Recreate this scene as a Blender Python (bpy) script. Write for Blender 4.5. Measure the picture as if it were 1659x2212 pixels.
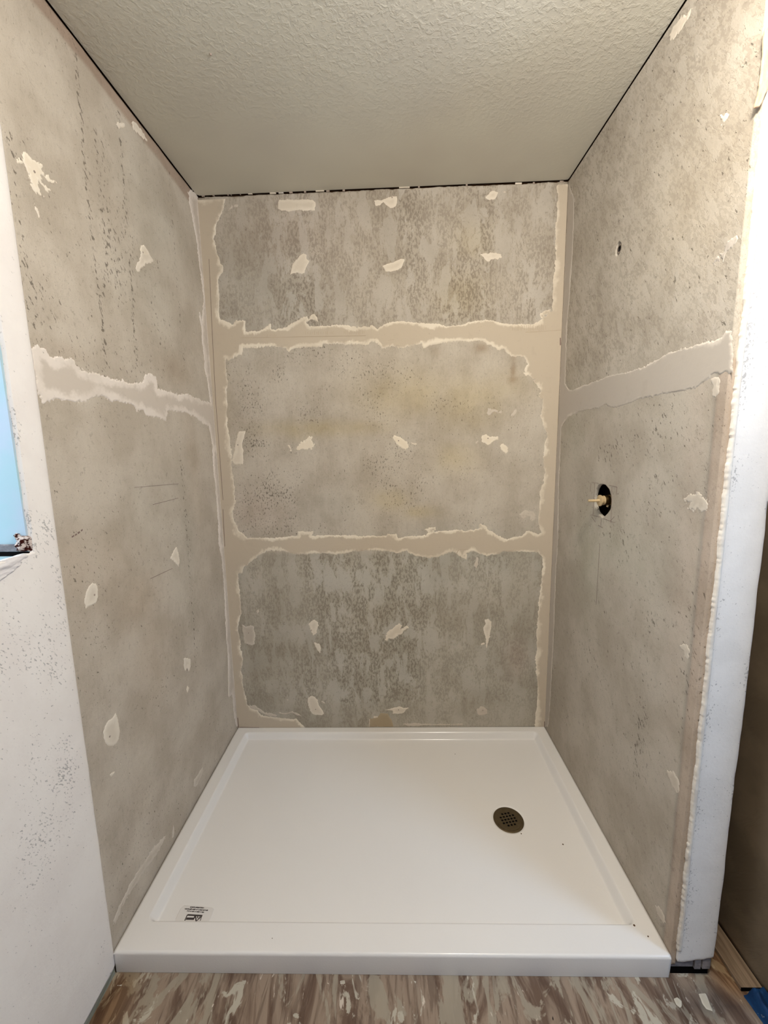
import bpy, math, random
import numpy as np
from mathutils import Matrix, Vector

random.seed(4); RNG = np.random.RandomState(11)
scene = bpy.context.scene
for o in list(bpy.data.objects): bpy.data.objects.remove(o)

# ------------------------------------------------------------ camera, world, lights, exposure
FPX, CX, CY, CZ = 894.58, 0.79304, -1.87557, 1.42648
YAW, PITCH, ROLL = -0.02199, 0.147121, -0.017851
def axes():
    cy, sy, cp, sp = math.cos(YAW), math.sin(YAW), math.cos(PITCH), math.sin(PITCH)
    f = np.array([sy*cp, cy*cp, -sp]); r = np.array([cy, -sy, 0]); u = np.cross(r, f)
    c, s = math.cos(ROLL), math.sin(ROLL)
    return c*r+s*u, -s*r+c*u, f
RR, UU, FF = axes()
cam = bpy.data.cameras.new('camera'); camo = bpy.data.objects.new('camera', cam)
scene.collection.objects.link(camo)
cam.sensor_fit = 'HORIZONTAL'; cam.sensor_width = 36; cam.lens = FPX/1659*36
cam.clip_start = .02
m = Matrix(((RR[0], UU[0], -FF[0], CX), (RR[1], UU[1], -FF[1], CY), (RR[2], UU[2], -FF[2], CZ), (0, 0, 0, 1)))
camo.matrix_world = m
scene.camera = camo
scene.view_settings.view_transform = 'Standard'; scene.view_settings.look = 'None'
scene.view_settings.gamma = 1; scene.view_settings.use_curve_mapping = False
scene.view_settings.exposure = 0.07

w = bpy.data.worlds.new('world'); scene.world = w; w.use_nodes = True
w.node_tree.nodes['Background'].inputs[0].default_value = (.62, .8, 1, 1)
w.node_tree.nodes['Background'].inputs[1].default_value = 1.2

def area(name, loc, target, sx, sy, power, col):
    l = bpy.data.lights.new(name, 'AREA'); l.shape = 'RECTANGLE'; l.size = sx; l.size_y = sy
    l.energy = power; l.color = col
    o = bpy.data.objects.new(name, l); scene.collection.objects.link(o)
    o.location = loc; d = Vector(target)-Vector(loc)
    o.rotation_euler = d.to_track_quat('-Z', 'Y').to_euler(); return o
def bulb(name, loc, r, power, col):
    l = bpy.data.lights.new(name, 'POINT'); l.shadow_soft_size = r; l.energy = power; l.color = col
    o = bpy.data.objects.new(name, l); scene.collection.objects.link(o); o.location = loc; return o
# dome lamp hanging under the bathroom ceiling, above the photographer
bulb('ceiling_lamp', (1.22, -1.47, 2.29), .08, 50, (1, .925, .83))
# daylight through the window opening in the left wall and through the one in the right wall
area('window_daylight', (-.95, -1.5, 1.8), (.6, -1.3, 1.2), 1.1, 1.1, 22, (.80, .90, 1))
area('daylight_right', (2.80, -1.98, 1.75), (1.1, -.7, .1), .55, .8, 21, (.42, .66, 1))

W, D, HB = 1.524, .935, .070
def HC(x): return 2.4802 + .0157*x/W            # height of the top of the wall boards
CEIL = lambda x: HC(x)+.0045

# ------------------------------------------------------------ helpers
def at(u, v, ax, val):
    d = FF+(u-829.5)/FPX*RR-(v-1106)/FPX*UU
    c = (CX, CY, CZ); t = (val-c[ax])/d[ax]
    return np.array(c)+t*d
def onB(pts): return np.array([(lambda p: (p[0], p[2]))(at(u, v, 1, 0)) for u, v in pts])
def onL(pts): return np.array([(lambda p: (p[1], p[2]))(at(u, v, 0, 0)) for u, v in pts])
def onR(pts): return np.array([(lambda p: (p[1], p[2]))(at(u, v, 0, W)) for u, v in pts])
def onP(pts, y=-D-.004): return np.array([(lambda p: (p[0], p[2]))(at(u, v, 1, y)) for u, v in pts])
def onF(pts, z=0.): return np.array([(lambda p: (p[0], p[1]))(at(u, v, 2, z)) for u, v in pts])

PERM = RNG.rand(512, 512)
def vnoise(x, y):
    x = np.asarray(x, float); y = np.asarray(y, float)
    xi = np.floor(x).astype(int); yi = np.floor(y).astype(int); fx = x-xi; fy = y-yi
    fx = fx*fx*(3-2*fx); fy = fy*fy*(3-2*fy)
    g = lambda a, b: PERM[a % 512, b % 512]
    return ((g(xi, yi)*(1-fx)+g(xi+1, yi)*fx)*(1-fy)+(g(xi, yi+1)*(1-fx)+g(xi+1, yi+1)*fx)*fy)*2-1
def fbm(x, y, s, o=4, seed=0):
    r = 0; a = 1; t = 0
    for k in range(o):
        r = r+a*vnoise(x*s+seed*17.3+k*31.7, y*s+seed*7.9+k*11.1); t += a; s *= 2.1; a *= .55
    return r/t
def sdf(poly, X, Y):
    """signed distance to a polygon, positive inside"""
    P = np.asarray(poly, float); n = len(P); d2 = np.full(X.shape, 1e9); ins = np.zeros(X.shape, bool)
    for i in range(n):
        ax, ay = P[i]; bx, by = P[(i+1) % n]; ex, ey = bx-ax, by-ay
        L = ex*ex+ey*ey+1e-12
        t = np.clip(((X-ax)*ex+(Y-ay)*ey)/L, 0, 1)
        d2 = np.minimum(d2, (X-ax-t*ex)**2+(Y-ay-t*ey)**2)
        c = ((ay > Y) != (by > Y)) & (X < (bx-ax)*(Y-ay)/(by-ay+1e-12)+ax)
        ins ^= c
    d = np.sqrt(d2); return np.where(ins, d, -d)

def link(name, me, mats, parent=None):
    o = bpy.data.objects.new(name, me); scene.collection.objects.link(o)
    for mm in (mats if isinstance(mats, (list, tuple)) else [mats]): me.materials.append(mm)
    if parent is not None: o.parent = parent
    return o
def mesh(name, V, F, mats, parent=None, smooth=False, mi=None):
    me = bpy.data.meshes.new(name); me.from_pydata([tuple(map(float, v)) for v in V], [], [tuple(f) for f in F])
    o = link(name, me, mats, parent)
    if smooth: me.polygons.foreach_set('use_smooth', [True]*len(me.polygons))
    if mi is not None: me.polygons.foreach_set('material_index', mi)
    me.update(); return o
def tag(o, label=None, cat=None, group=None, kind=None):
    if label: o['label'] = label
    if cat: o['category'] = cat
    if group: o['group'] = group
    if kind: o['kind'] = kind
    return o
def struct(o, label=None): return tag(o, label, kind='structure')

def sheet(name, a0, a1, b0, b1, cell, field, to3d, mats, parent=None, flip=False, attrs=None, skirt=0, smooth=True):
    """surface over a grid, clipped where field(A,B) <= 0; to3d(a,b,f) gives xyz; skirt gives thickness"""
    na = max(2, int(round((a1-a0)/cell)))+1; nb = max(2, int(round((b1-b0)/cell)))+1
    A, B = np.meshgrid(np.linspace(a0, a1, na), np.linspace(b0, b1, nb), indexing='ij')
    F = field(A, B) if field is not None else np.ones_like(A)
    ins = F > 0
    idx = -np.ones(A.shape, int); idx[ins] = np.arange(ins.sum())
    va = list(A[ins]); vb = list(B[ins]); vf = list(F[ins])
    q = ins[:-1, :-1].astype(int)+ins[1:, :-1]+ins[1:, 1:]+ins[:-1, 1:]
    full = q == 4
    i0, i1, i2, i3 = idx[:-1, :-1][full], idx[1:, :-1][full], idx[1:, 1:][full], idx[:-1, 1:][full]
    faces = np.stack([i0, i1, i2, i3], 1).tolist()
    cache = {}
    def cut(p, r):
        k = (p, r) if p < r else (r, p)
        if k in cache: return cache[k]
        f0, f1 = F[p], F[r]; t = f0/(f0-f1); t = min(max(t, .02), .98)
        va.append(A[p]+(A[r]-A[p])*t); vb.append(B[p]+(B[r]-B[p])*t); vf.append(0.)
        cache[k] = len(va)-1; return cache[k]
    for i, j in zip(*np.where((q > 0) & (q < 4))):
        c = [(i, j), (i+1, j), (i+1, j+1), (i, j+1)]; poly = []
        for k in range(4):
            p, r = c[k], c[(k+1) % 4]
            if ins[p]: poly.append(int(idx[p]))
            if ins[p] != ins[r]: poly.append(cut(p, r))
        if len(poly) > 2: faces.append(poly)
    va = np.array(va); vb = np.array(vb); vf = np.array(vf)
    if len(va) < 3 or not faces: return None
    V = np.array(to3d(va, vb, vf)).T
    nmain = len(V)
    if skirt:
        eds = {}
        for f in faces:
            for k in range(len(f)):
                e = (f[k], f[(k+1) % len(f)]); r = (e[1], e[0])
                if r in eds: del eds[r]
                else: eds[e] = 1
        Vs = np.array(to3d(va, vb, vf, -skirt)).T; mp = {}; add = []
        for (p, r) in eds:
            for k in (p, r):
                if k not in mp: mp[k] = nmain+len(add); add.append(Vs[k])
        for (p, r) in eds: faces.append([r, p, mp[p], mp[r]])
        V = np.vstack([V, np.array(add)])
        src = sorted(mp, key=lambda k: mp[k])
        va = np.concatenate([va, va[src]]); vb = np.concatenate([vb, vb[src]]); vf = np.concatenate([vf, vf[src]])
    if flip: faces = [f[::-1] for f in faces]
    me = bpy.data.meshes.new(name); me.from_pydata(V.tolist(), [], faces)
    o = link(name, me, mats, parent)
    if smooth:
        me.polygons.foreach_set('use_smooth', [True]*len(me.polygons))
    if attrs:
        for k, fn in attrs.items():
            val = fn(va, vb, vf)
            if np.ndim(val) == 2:
                at_ = me.color_attributes.new(k, 'FLOAT_COLOR', 'POINT')
                at_.data.foreach_set('color', np.hstack([val, np.ones((len(val), 1))]).astype(np.float32).ravel())
            else:
                at_ = me.attributes.new(k, 'FLOAT', 'POINT'); at_.data.foreach_set('value', np.asarray(val, np.float32))
    me.update(); return o

def boxmesh(name, lo, hi, mats, parent=None, bevel=0):
    x0, y0, z0 = lo; x1, y1, z1 = hi
    V = [(x0,y0,z0),(x1,y0,z0),(x1,y1,z0),(x0,y1,z0),(x0,y0,z1),(x1,y0,z1),(x1,y1,z1),(x0,y1,z1)]
    F = [(3,2,1,0),(4,5,6,7),(0,1,5,4),(1,2,6,5),(2,3,7,6),(3,0,4,7)]
    o = mesh(name, V, F, mats, parent)
    if bevel:
        b = o.modifiers.new('bevel', 'BEVEL'); b.width = bevel; b.segments = 3
    return o
def lathe(name, prof, origin, axis, mats, parent=None, seg=40, smooth=True):
    """prof: list of (distance along axis, radius)"""
    ax = Vector(axis).normalized(); t = Vector((0, 0, 1)) if abs(ax.z) < .9 else Vector((1, 0, 0))
    u = ax.cross(t).normalized(); v = ax.cross(u); V = []; F = []
    for (h, r) in prof:
        for k in range(seg):
            a = 2*math.pi*k/seg; V.append(Vector(origin)+ax*h+(u*math.cos(a)+v*math.sin(a))*r)
    for i in range(len(prof)-1):
        for k in range(seg):
            k2 = (k+1) % seg; F.append((i*seg+k, i*seg+k2, (i+1)*seg+k2, (i+1)*seg+k))
    F.append(tuple(range(seg-1, -1, -1))); F.append(tuple((len(prof)-1)*seg+k for k in range(seg)))
    o = mesh(name, V, F, mats, parent, smooth)
    if smooth:
        try:
            e = o.modifiers.new('split', 'EDGE_SPLIT'); e.split_angle = math.radians(35)
        except Exception: pass
    return o

# ------------------------------------------------------------ materials
def srgb(r, g, b):
    f = lambda c: (c/255/12.92) if c/255 <= .04045 else ((c/255+.055)/1.055)**2.4
    return (f(r), f(g), f(b), 1)
class Mat:
    def __init__(s, name, rough=.8, spec=.3, metal=0):
        s.m = bpy.data.materials.new(name); s.m.use_nodes = True; s.nt = s.m.node_tree; s.N = s.nt.nodes; s.L = s.nt.links
        s.b = s.N['Principled BSDF']; s.b.inputs['Roughness'].default_value = rough
        s.b.inputs['Specular IOR Level'].default_value = spec; s.b.inputs['Metallic'].default_value = metal
        s.tc = s.N.new('ShaderNodeTexCoord')
    def lk(s, a, b): s.L.new(a, b)
    def mapping(s, sc, rot=(0, 0, 0), loc=(0, 0, 0), src=None):
        mp = s.N.new('ShaderNodeMapping'); s.lk(src or s.tc.outputs['Object'], mp.inputs[0])
        mp.inputs['Scale'].default_value = sc; mp.inputs['Rotation'].default_value = rot; mp.inputs['Location'].default_value = loc
        return mp.outputs[0]
    def rotscale(s, rot, sc):
        return s.mapping(sc, src=s.mapping((1, 1, 1), rot))
    def noise(s, vec, scale=1, detail=3, rough=.5, dist=0):
        n = s.N.new('ShaderNodeTexNoise'); s.lk(vec, n.inputs['Vector']); n.inputs['Scale'].default_value = scale
        n.inputs['Detail'].default_value = detail; n.inputs['Roughness'].default_value = rough; n.inputs['Distortion'].default_value = dist
        return n.outputs['Fac']
    def voro(s, vec, scale=1):
        n = s.N.new('ShaderNodeTexVoronoi'); s.lk(vec, n.inputs['Vector']); n.inputs['Scale'].default_value = scale
        return n.outputs['Distance']
    def math(s, op, a, b=None, c=None, clamp=False):
        n = s.N.new('ShaderNodeMath'); n.operation = op; n.use_clamp = clamp
        for i, v in enumerate((a, b, c)):
            if v is None: continue
            if isinstance(v, (int, float)): n.inputs[i].default_value = v
            else: s.lk(v, n.inputs[i])
        return n.outputs[0]
    def step(s, v, lo, hi):
        n = s.N.new('ShaderNodeMapRange'); n.interpolation_type = 'SMOOTHSTEP'; s.lk(v, n.inputs[0])
        for i, x in ((1, lo), (2, hi)):
            if isinstance(x, (int, float)): n.inputs[i].default_value = x
            else: s.lk(x, n.inputs[i])
        return n.outputs[0]
    def mix(s, f, a, b, mode='MIX'):
        n = s.N.new('ShaderNodeMix'); n.data_type = 'RGBA'; n.blend_type = mode
        if isinstance(f, (int, float)): n.inputs[0].default_value = f
        else: s.lk(f, n.inputs[0])
        for i, v in ((6, a), (7, b)):
            if isinstance(v, tuple): n.inputs[i].default_value = v
            else: s.lk(v, n.inputs[i])
        return n.outputs[2]
    def attr(s, name):
        n = s.N.new('ShaderNodeAttribute'); n.attribute_name = name; return n
    def color(s, c):
        if isinstance(c, tuple): s.b.inputs['Base Color'].default_value = c
        else: s.lk(c, s.b.inputs['Base Color'])
        return s
    def bump(s, h, strength=.3, dist=.002):
        n = s.N.new('ShaderNodeBump'); n.inputs['Strength'].default_value = strength; n.inputs['Distance'].default_value = dist
        s.lk(h, n.inputs['Height']); s.lk(n.outputs[0], s.b.inputs['Normal']); return s

PAPER_A = srgb(198, 189, 175); PAPER_B = srgb(181, 171, 156); PAPER_DK = srgb(128, 118, 106); PAPER_LT = srgb(214, 209, 201)

def paper_mat(name, kind):
    """stripped wall board paper. kind: back / left / right"""
    M = Mat(name, .86, .22)
    tint = M.attr('tint').outputs['Color']; mott = M.attr('mottle').outputs['Fac']; speck = M.attr('speck').outputs['Fac']
    big = M.noise(M.mapping((1, 1, 1)), 5.5, 4, .55)
    col = M.mix(M.step(big, .35, .65), PAPER_A, PAPER_B)
    if kind == 'back':
        v1 = M.mapping((17, 17, 6.5)); v2 = M.mapping((122, 122, 58)); vs = M.mapping((150, 150, 84)); tt = .5
    elif kind == 'left':
        v1 = M.mapping((20, 20, 9)); v2 = M.mapping((90, 100, 50)); vs = M.rotscale((math.radians(-25), 0, 0), (120, 125, 62)); tt = .5
    else:
        v1 = M.rotscale((math.radians(38), 0, 0), (36, 36, 14)); v2 = M.rotscale((math.radians(38), 0, 0), (140, 140, 62)); vs = M.rotscale((math.radians(34), 0, 0), (125, 130, 52)); tt = .5
    n1 = M.noise(v1, 1, 7, .66, .35); n2 = M.noise(v2, 1, 4, .6, .3); n3 = M.noise(vs, 1, 3, .6)
    # flaky mottling: pale scraps of face paper, torn dark fibres between them
    scrap = M.step(n1, .515, .545)
    comb = M.math('ADD', M.math('MULTIPLY', scrap, .35), M.math('MULTIPLY', n2, .6))
    fib = M.math('SUBTRACT', .54, M.math('MULTIPLY', M.step(n1, .40, .60), .12))
    dk = M.math('MULTIPLY', M.step(n2, fib, M.math('SUBTRACT', fib, .05)), M.math('MULTIPLY', mott, M.math('SUBTRACT', 1.0, M.math('MULTIPLY', scrap, .75))), clamp=True)
    lt = M.math('MULTIPLY', scrap, mott, clamp=True)
    col = M.mix(M.math('MULTIPLY', lt, .46 if kind == 'back' else .16), col, PAPER_LT)
    col = M.mix(M.math('MULTIPLY', dk, .58 if kind == 'back' else .36), col, PAPER_DK)
    # soft smudges everywhere, and small dark specks, more of them where 'speck' is high
    sm = M.noise(M.mapping((1, 1, 1), loc=(3, 3, 3)), 75, 5, .75, .6)
    col = M.mix(M.math('MULTIPLY', M.step(sm, .56, .66), .34), col, PAPER_DK)
    th = M.math('SUBTRACT', .70, M.math('MULTIPLY', speck, .165))
    sp = M.step(n3, th, M.math('ADD', th, .045))
    col = M.mix(M.math('MULTIPLY', sp, .70), col, srgb(84, 76, 66))
    fine = M.noise(M.mapping((1, 1, 1)), 330, 2, .6)
    col = M.mix(M.math('MULTIPLY', M.step(fine, .5, .8), .28), col, PAPER_DK)
    col = M.mix(1.0, col, tint, 'MULTIPLY')
    M.color(col)
    h = M.math('SUBTRACT', M.math('ADD', comb, M.math('MULTIPLY', fine, .25)), M.math('MULTIPLY', sp, .6))
    M.bump(h, .55 if kind != 'right' else .38, .0016 if kind != 'right' else .0018)
    return M.m
M_back = paper_mat('stripped_paper_back', 'back'); M_left = paper_mat('stripped_paper_left', 'left'); M_right = paper_mat('stripped_paper_right', 'right')

def compound_mat(name, edge, inner, w0=.004, w1=.016, var=.5, spots=True, wn=.03):
    M = Mat(name, .85, .2)
    e = M.attr('edge').outputs['Fac']
    n = M.noise(M.mapping((1, 1, 1)), 28, 5, .6); nb = M.noise(M.mapping((1, 1, 1), loc=(5.1, 2.2, 1.3)), 9, 4, .6)
    ee = M.math('ADD', e, M.math('MULTIPLY', M.math('SUBTRACT', n, .5), .014))
    ee = M.math('ADD', ee, M.math('MULTIPLY', M.math('SUBTRACT', nb, .5), wn))
    vary = M.step(M.noise(M.mapping((1, 1, 1), loc=(9, 1, 4)), 5, 3, .6), .34, .6)
    c = M.mix(M.step(ee, w0, w1), M.mix(vary, M.mix(.5, inner, edge), edge), inner)
    c = M.mix(M.math('MULTIPLY', M.step(n, .55, .75), .12*var*2), c, srgb(150, 138, 120))
    if spots:
        sp = M.noise(M.mapping((1, 1, 1)), 130, 2, .5)
        c = M.mix(M.math('MULTIPLY', M.step(sp, .74, .79), .5), c, srgb(110, 98, 84))
    M.color(c)
    h = M.noise(M.mapping((1, 1, 1)), 70, 4, .6)
    st = M.noise(M.mapping((9, 9, 120)), 1, 3, .5)
    M.bump(M.math('ADD', h, M.math('MULTIPLY', st, .5)), .35, .0012)
    return M.m
M_band = compound_mat('joint_compound_band', srgb(232, 222, 204), srgb(197, 184, 165), .006, .017, wn=.055)
M_bandL = compound_mat('joint_compound_left', srgb(228, 218, 207), srgb(203, 192, 179), .010, .03, wn=.06)
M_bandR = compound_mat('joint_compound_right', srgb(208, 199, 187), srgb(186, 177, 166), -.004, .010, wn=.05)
M_white = compound_mat('patch_white', srgb(236, 226, 208), srgb(231, 219, 199), .004, .012, .2, False)
M_cream = compound_mat('patch_cream', srgb(230, 220, 204), srgb(218, 207, 190), .004, .02, .3, False)
M_faint = compound_mat('patch_faint', srgb(208, 198, 184), srgb(196, 185, 170), .004, .02, .5, False)
M_tan = compound_mat('patch_tan', srgb(178, 162, 136), srgb(172, 156, 130), .004, .02, .5, False)

M = Mat('ceiling_paint', .62, .35); n = M.noise(M.mapping((1, 1, 1)), 66, 5, .6, .5); n2 = M.noise(M.mapping((1, 1, 1)), 3, 2, .5)
M.color(M.mix(M.step(n2, .3, .7), srgb(212, 209, 196), srgb(206, 202, 190)))
# knock-down spray texture, fading to smooth over the alcove
sepy = M.N.new('ShaderNodeSeparateXYZ'); M.lk(M.tc.outputs['Object'], sepy.inputs[0])
fade = M.step(sepy.outputs['Y'], -.22, -.62)
n = M.math('MULTIPLY', M.step(n, .42, .68), M.math('ADD', .12, fade))
M.bump(n, .32, .0025); M_ceil = M.m

def painted(name, c1, c2, sc=8, speckcol=None, amt=0.5):
    M = Mat(name, .6, .35); n = M.noise(M.mapping((1, 1, 1)), sc, 4, .6)
    c = M.mix(M.step(n, .35, .65), c1, c2)
    if speckcol:
        cl = M.noise(M.mapping((1, 1, 1), loc=(3, 1, 2)), 5.5, 2, .5); s = M.noise(M.rotscale((math.radians(-35), 0, 0), (200, 200, 105)), 1, 4, .62)
        k = M.attr('speck').outputs['Fac']
        th = M.math('SUBTRACT', .69, M.math('ADD', M.math('MULTIPLY', M.step(cl, .42, .7), M.math('MULTIPLY', k, .16)), M.math('MULTIPLY', k, .04)))
        c = M.mix(M.math('MULTIPLY', M.step(s, th, M.math('ADD', th, .05)), amt), c, speckcol)
    M.color(c); M.bump(M.noise(M.mapping((1, 1, 1)), 120, 4, .6), .35, .0015); return M.m
M_paint = painted('white_painted_wall', srgb(244, 239, 234), srgb(239, 233, 228), 7, srgb(120, 118, 118), .55)
M_post = painted('white_painted_post', srgb(234, 231, 228), srgb(226, 223, 220), 9, srgb(150, 148, 148), .7)
M_bead = painted('corner_bead_plaster', srgb(230, 224, 214), srgb(214, 206, 196), 30)
M_room = painted('room_paint', srgb(108, 98, 88), srgb(100, 90, 80), 3)
M = Mat('brown_plastered_side', .8, .2); n = M.noise(M.mapping((1, 1, 1)), 5, 4, .6); M.color(M.mix(M.step(n, .35, .65), srgb(134, 118, 98), srgb(116, 102, 84)))
M.bump(M.noise(M.rotscale((math.radians(-40), 0, 0), (30, 30, 7)), 1, 4, .6, .6), .35, .006); M_dark = M.m

M = Mat('framing_wood', .85, .15); n = M.noise(M.mapping((60, 60, 5)), 1, 4, .6); M.color(M.mix(n, srgb(92, 66, 44), srgb(58, 40, 27))); M_wood = M.m
M = Mat('plate_weathered', .85, .15); n = M.noise(M.mapping((30, 20, 60)), 1, 4, .6); M.color(M.mix(M.step(n, .3, .7), srgb(150, 145, 146), srgb(104, 100, 104))); M_plate = M.m

M = Mat('acrylic_white', .22, .5); M.color(srgb(233, 230, 227)); M.b.inputs['Coat Weight'].default_value = .25; M.b.inputs['Coat Roughness'].default_value = .12
M.bump(M.voro(M.mapping((1, 1, 1)), 170), .18, .0006); M_acryl = M.m
M = Mat('brass_aged', .42, .5, 1); n = M.noise(M.mapping((1, 1, 1)), 40, 4, .6); M.color(M.mix(n, srgb(150, 124, 78), srgb(108, 88, 52))); M_brass = M.m
M = Mat('bronze_drain', .45, .5, .9); n = M.noise(M.mapping((1, 1, 1)), 60, 4, .6); M.color(M.mix(n, srgb(126, 112, 88), srgb(92, 80, 60))); M_drain = M.m
M = Mat('plastic_cream', .5, .4); n = M.noise(M.mapping((1, 1, 1)), 90, 4, .6); M.color(M.mix(n, srgb(206, 184, 146), srgb(166, 142, 102))); M_creamp = M.m
M = Mat('steel', .3, .5, 1); M.color(srgb(170, 164, 160)); M_steel = M.m
M = Mat('black_void', .9, .05); M.color(srgb(14, 12, 11)); M_black = M.m
M = Mat('label_film', .3, .4); M.color(srgb(222, 218, 214)); M_label = M.m
M = Mat('label_ink', .5, .3); M.color(srgb(64, 56, 54)); M_ink = M.m
M = Mat('pencil', .7, .2); M.color(srgb(126, 106, 100)); M_pencil = M.m  # also colours the painted shadow lines in the wall corners
M = Mat('board_edge', .85, .2); n = M.noise(M.mapping((60, 8, 60)), 1, 4, .6); M.color(M.mix(M.step(n, .35, .65), srgb(160, 162, 148), srgb(112, 112, 98))); M_edge = M.m
M = Mat('paper_edge_strip', .85, .2); n = M.noise(M.mapping((60, 60, 6)), 1, 4, .6); M.color(M.mix(M.step(n, .35, .65), srgb(176, 160, 148), srgb(152, 138, 126))); M_strip = M.m
M = Mat('torn_paper_tan', .85, .2); n = M.noise(M.mapping((50, 50, 20)), 1, 4, .6); M.color(M.mix(M.step(n, .35, .65), srgb(208, 178, 150), srgb(182, 150, 122))); M_torn = M.m
M = Mat('blue_cloth', .7, .3); n = M.noise(M.mapping((1, 1, 1)), 60, 4, .6); n2 = M.noise(M.mapping((1, 1, 1)), 45, 3, .6)
M.color(M.mix(M.step(n2, .66, .72), M.mix(n, srgb(14, 70, 120), srgb(8, 34, 74)), srgb(170, 180, 186))); M.bump(n, .5, .004); M_blue = M.m
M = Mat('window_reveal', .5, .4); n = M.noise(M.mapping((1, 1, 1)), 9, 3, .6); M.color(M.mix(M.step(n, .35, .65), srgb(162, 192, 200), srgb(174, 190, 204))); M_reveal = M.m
M = Mat('crumpled_plastic', .18, .6); M.color(srgb(226, 222, 222)); M.bump(M.noise(M.mapping((40, 8, 40)), 1, 4, .6, .5), .9, .006); M_crump = M.m
M = Mat('rotten_wood', .9, .1); n = M.noise(M.mapping((1, 1, 1)), 95, 4, .65); M.color(M.mix(M.step(n, .47, .56), srgb(58, 22, 16), srgb(206, 192, 184))); M.bump(n, .9, .006); M_rot = M.m
M = Mat('glass', .02, .5); M.color(srgb(235, 245, 250)); M.b.inputs['Transmission Weight'].default_value = 1.0; M_glass = M.m
M = Mat('vinyl_white', .4, .4); M.color(srgb(236, 238, 240)); M_vinyl = M.m

# plywood subfloor with brown grain, grey glue smears and knots, grain running towards the pan
M = Mat('plywood_subfloor', .75, .25)
v = M.rotscale((0, 0, math.radians(-6)), (13, 3.2, 1)); g1 = M.noise(v, 1, 5, .6, 1.6)
g2 = M.noise(M.mapping((48, 6, 1)), 1, 4, .6, .8); g3 = M.noise(M.mapping((10, 4.5, 1), loc=(2.4, .3, 0)), 1, 5, .6, 1.8)
c = M.mix(M.step(g1, .40, .58), srgb(104, 84, 70), srgb(148, 130, 113))
c = M.mix(M.math('MULTIPLY', M.step(g2, .50, .60), .5), c, srgb(80, 61, 50))
c = M.mix(M.math('MULTIPLY', M.step(g3, .52, .57), .8), c, srgb(158, 148, 131))
g5 = M.noise(M.mapping((14, 7, 1), loc=(1.4, 6.3, 0)), 1, 5, .65, 1.2)
c = M.mix(M.math('MULTIPLY', M.step(g5, .60, .64), .85), c, srgb(184, 177, 161))
g4 = M.noise(M.mapping((60, 13, 1), loc=(7, 3, 0)), 1, 4, .6, .8)
c = M.mix(M.math('MULTIPLY', M.step(g4, .66, .70), .7), c, srgb(222, 210, 194))
st = M.attr('tint').outputs['Color']; c = M.mix(1.0, c, st, 'MULTIPLY')
k = M.noise(M.mapping((60, 26, 1)), 1, 1, .5); c = M.mix(M.step(k, .77, .80), c, srgb(30, 20, 16))
M.color(c); M.bump(M.math('ADD', g2, g1), .5, .003); M_floor = M.m

# ------------------------------------------------------------ blobs for stains
def blob(a, b, pts):
    r = 0
    for (ca, cb, ra, rb, amp) in pts:
        d = ((a-ca)/ra)**2+((b-cb)/rb)**2+.5*fbm(a, b, 14, 3, 5)
        r = np.maximum(r, amp*np.exp(-np.clip(d, 0, 30)))
    return r
def blobpx(conv, lst):
    """stain list given as traced centre and a size in metres"""
    return [(*conv([(u, v)])[0], ra, rb, amp) for (u, v, ra, rb, amp) in lst]

# ------------------------------------------------------------ shell: floor, ceiling, walls
def fl_tint(a, b, f):
    d = blob(a, b, [(1.60, -.99, .12, .04, 1.0), (1.50, -1.02, .05, .03, .6)])[:, None]
    e = blob(a, b, [(.03, -1.02, .06, .12, .8)])[:, None]
    c = np.ones((len(a), 3))*(1-d)+np.array([.42, .42, .45])*d
    c = c*(1-e)+np.array([.72, .52, .30])*e
    h = (np.clip((a-1.62)/.05, 0, 1)*np.clip((b+1.0)/.05, 0, 1))[:, None]
    return c*(1-h)+np.array([1.0, .80, .58])*h
o = sheet('floor', -.06, 3.0, -3.2, .25, .02, None, lambda a, b, f, h=0: (a, b, a*0+h), M_floor, attrs={'tint': fl_tint})
floor = struct(o, 'plywood subfloor stained brown with pale glue smears')
def ceil_field(A, B):
    cut = np.minimum(-A+.0008, B+D+.004); cut = np.maximum(cut, np.minimum(np.minimum(A-W+.0008, W+.106-A), B+D+.002))
    return -np.maximum(cut, B+.0008)
xs_ = None
o = sheet('ceiling', -.02, 3.0, -3.2, .01, .01, ceil_field, lambda a, b, f, h=0: (a, b, CEIL(a)+h), M_ceil, flip=True)
ceiling = struct(o, 'grey-beige ceiling with spray texture over the shower alcove')
boxmesh('ceiling_chip', (.34, -.0, CEIL(.3)-.003), (.36, .006, CEIL(.3)+.001), M_bead, ceiling)
# nail spot and plaster crumbs on the ceiling edge
p = at(455, 117, 2, CEIL(.3)); lathe('nail_spot', [(-.001, .002), (.003, .0035)], p-np.array([0, 0, .002]), (0, 0, 1), M_strip, ceiling, 12)

def topgap(a, seed): return .0012+.0028*np.clip(fbm(a, a*0+seed, 7, 4, seed)+.55, 0, 1.3)

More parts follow.
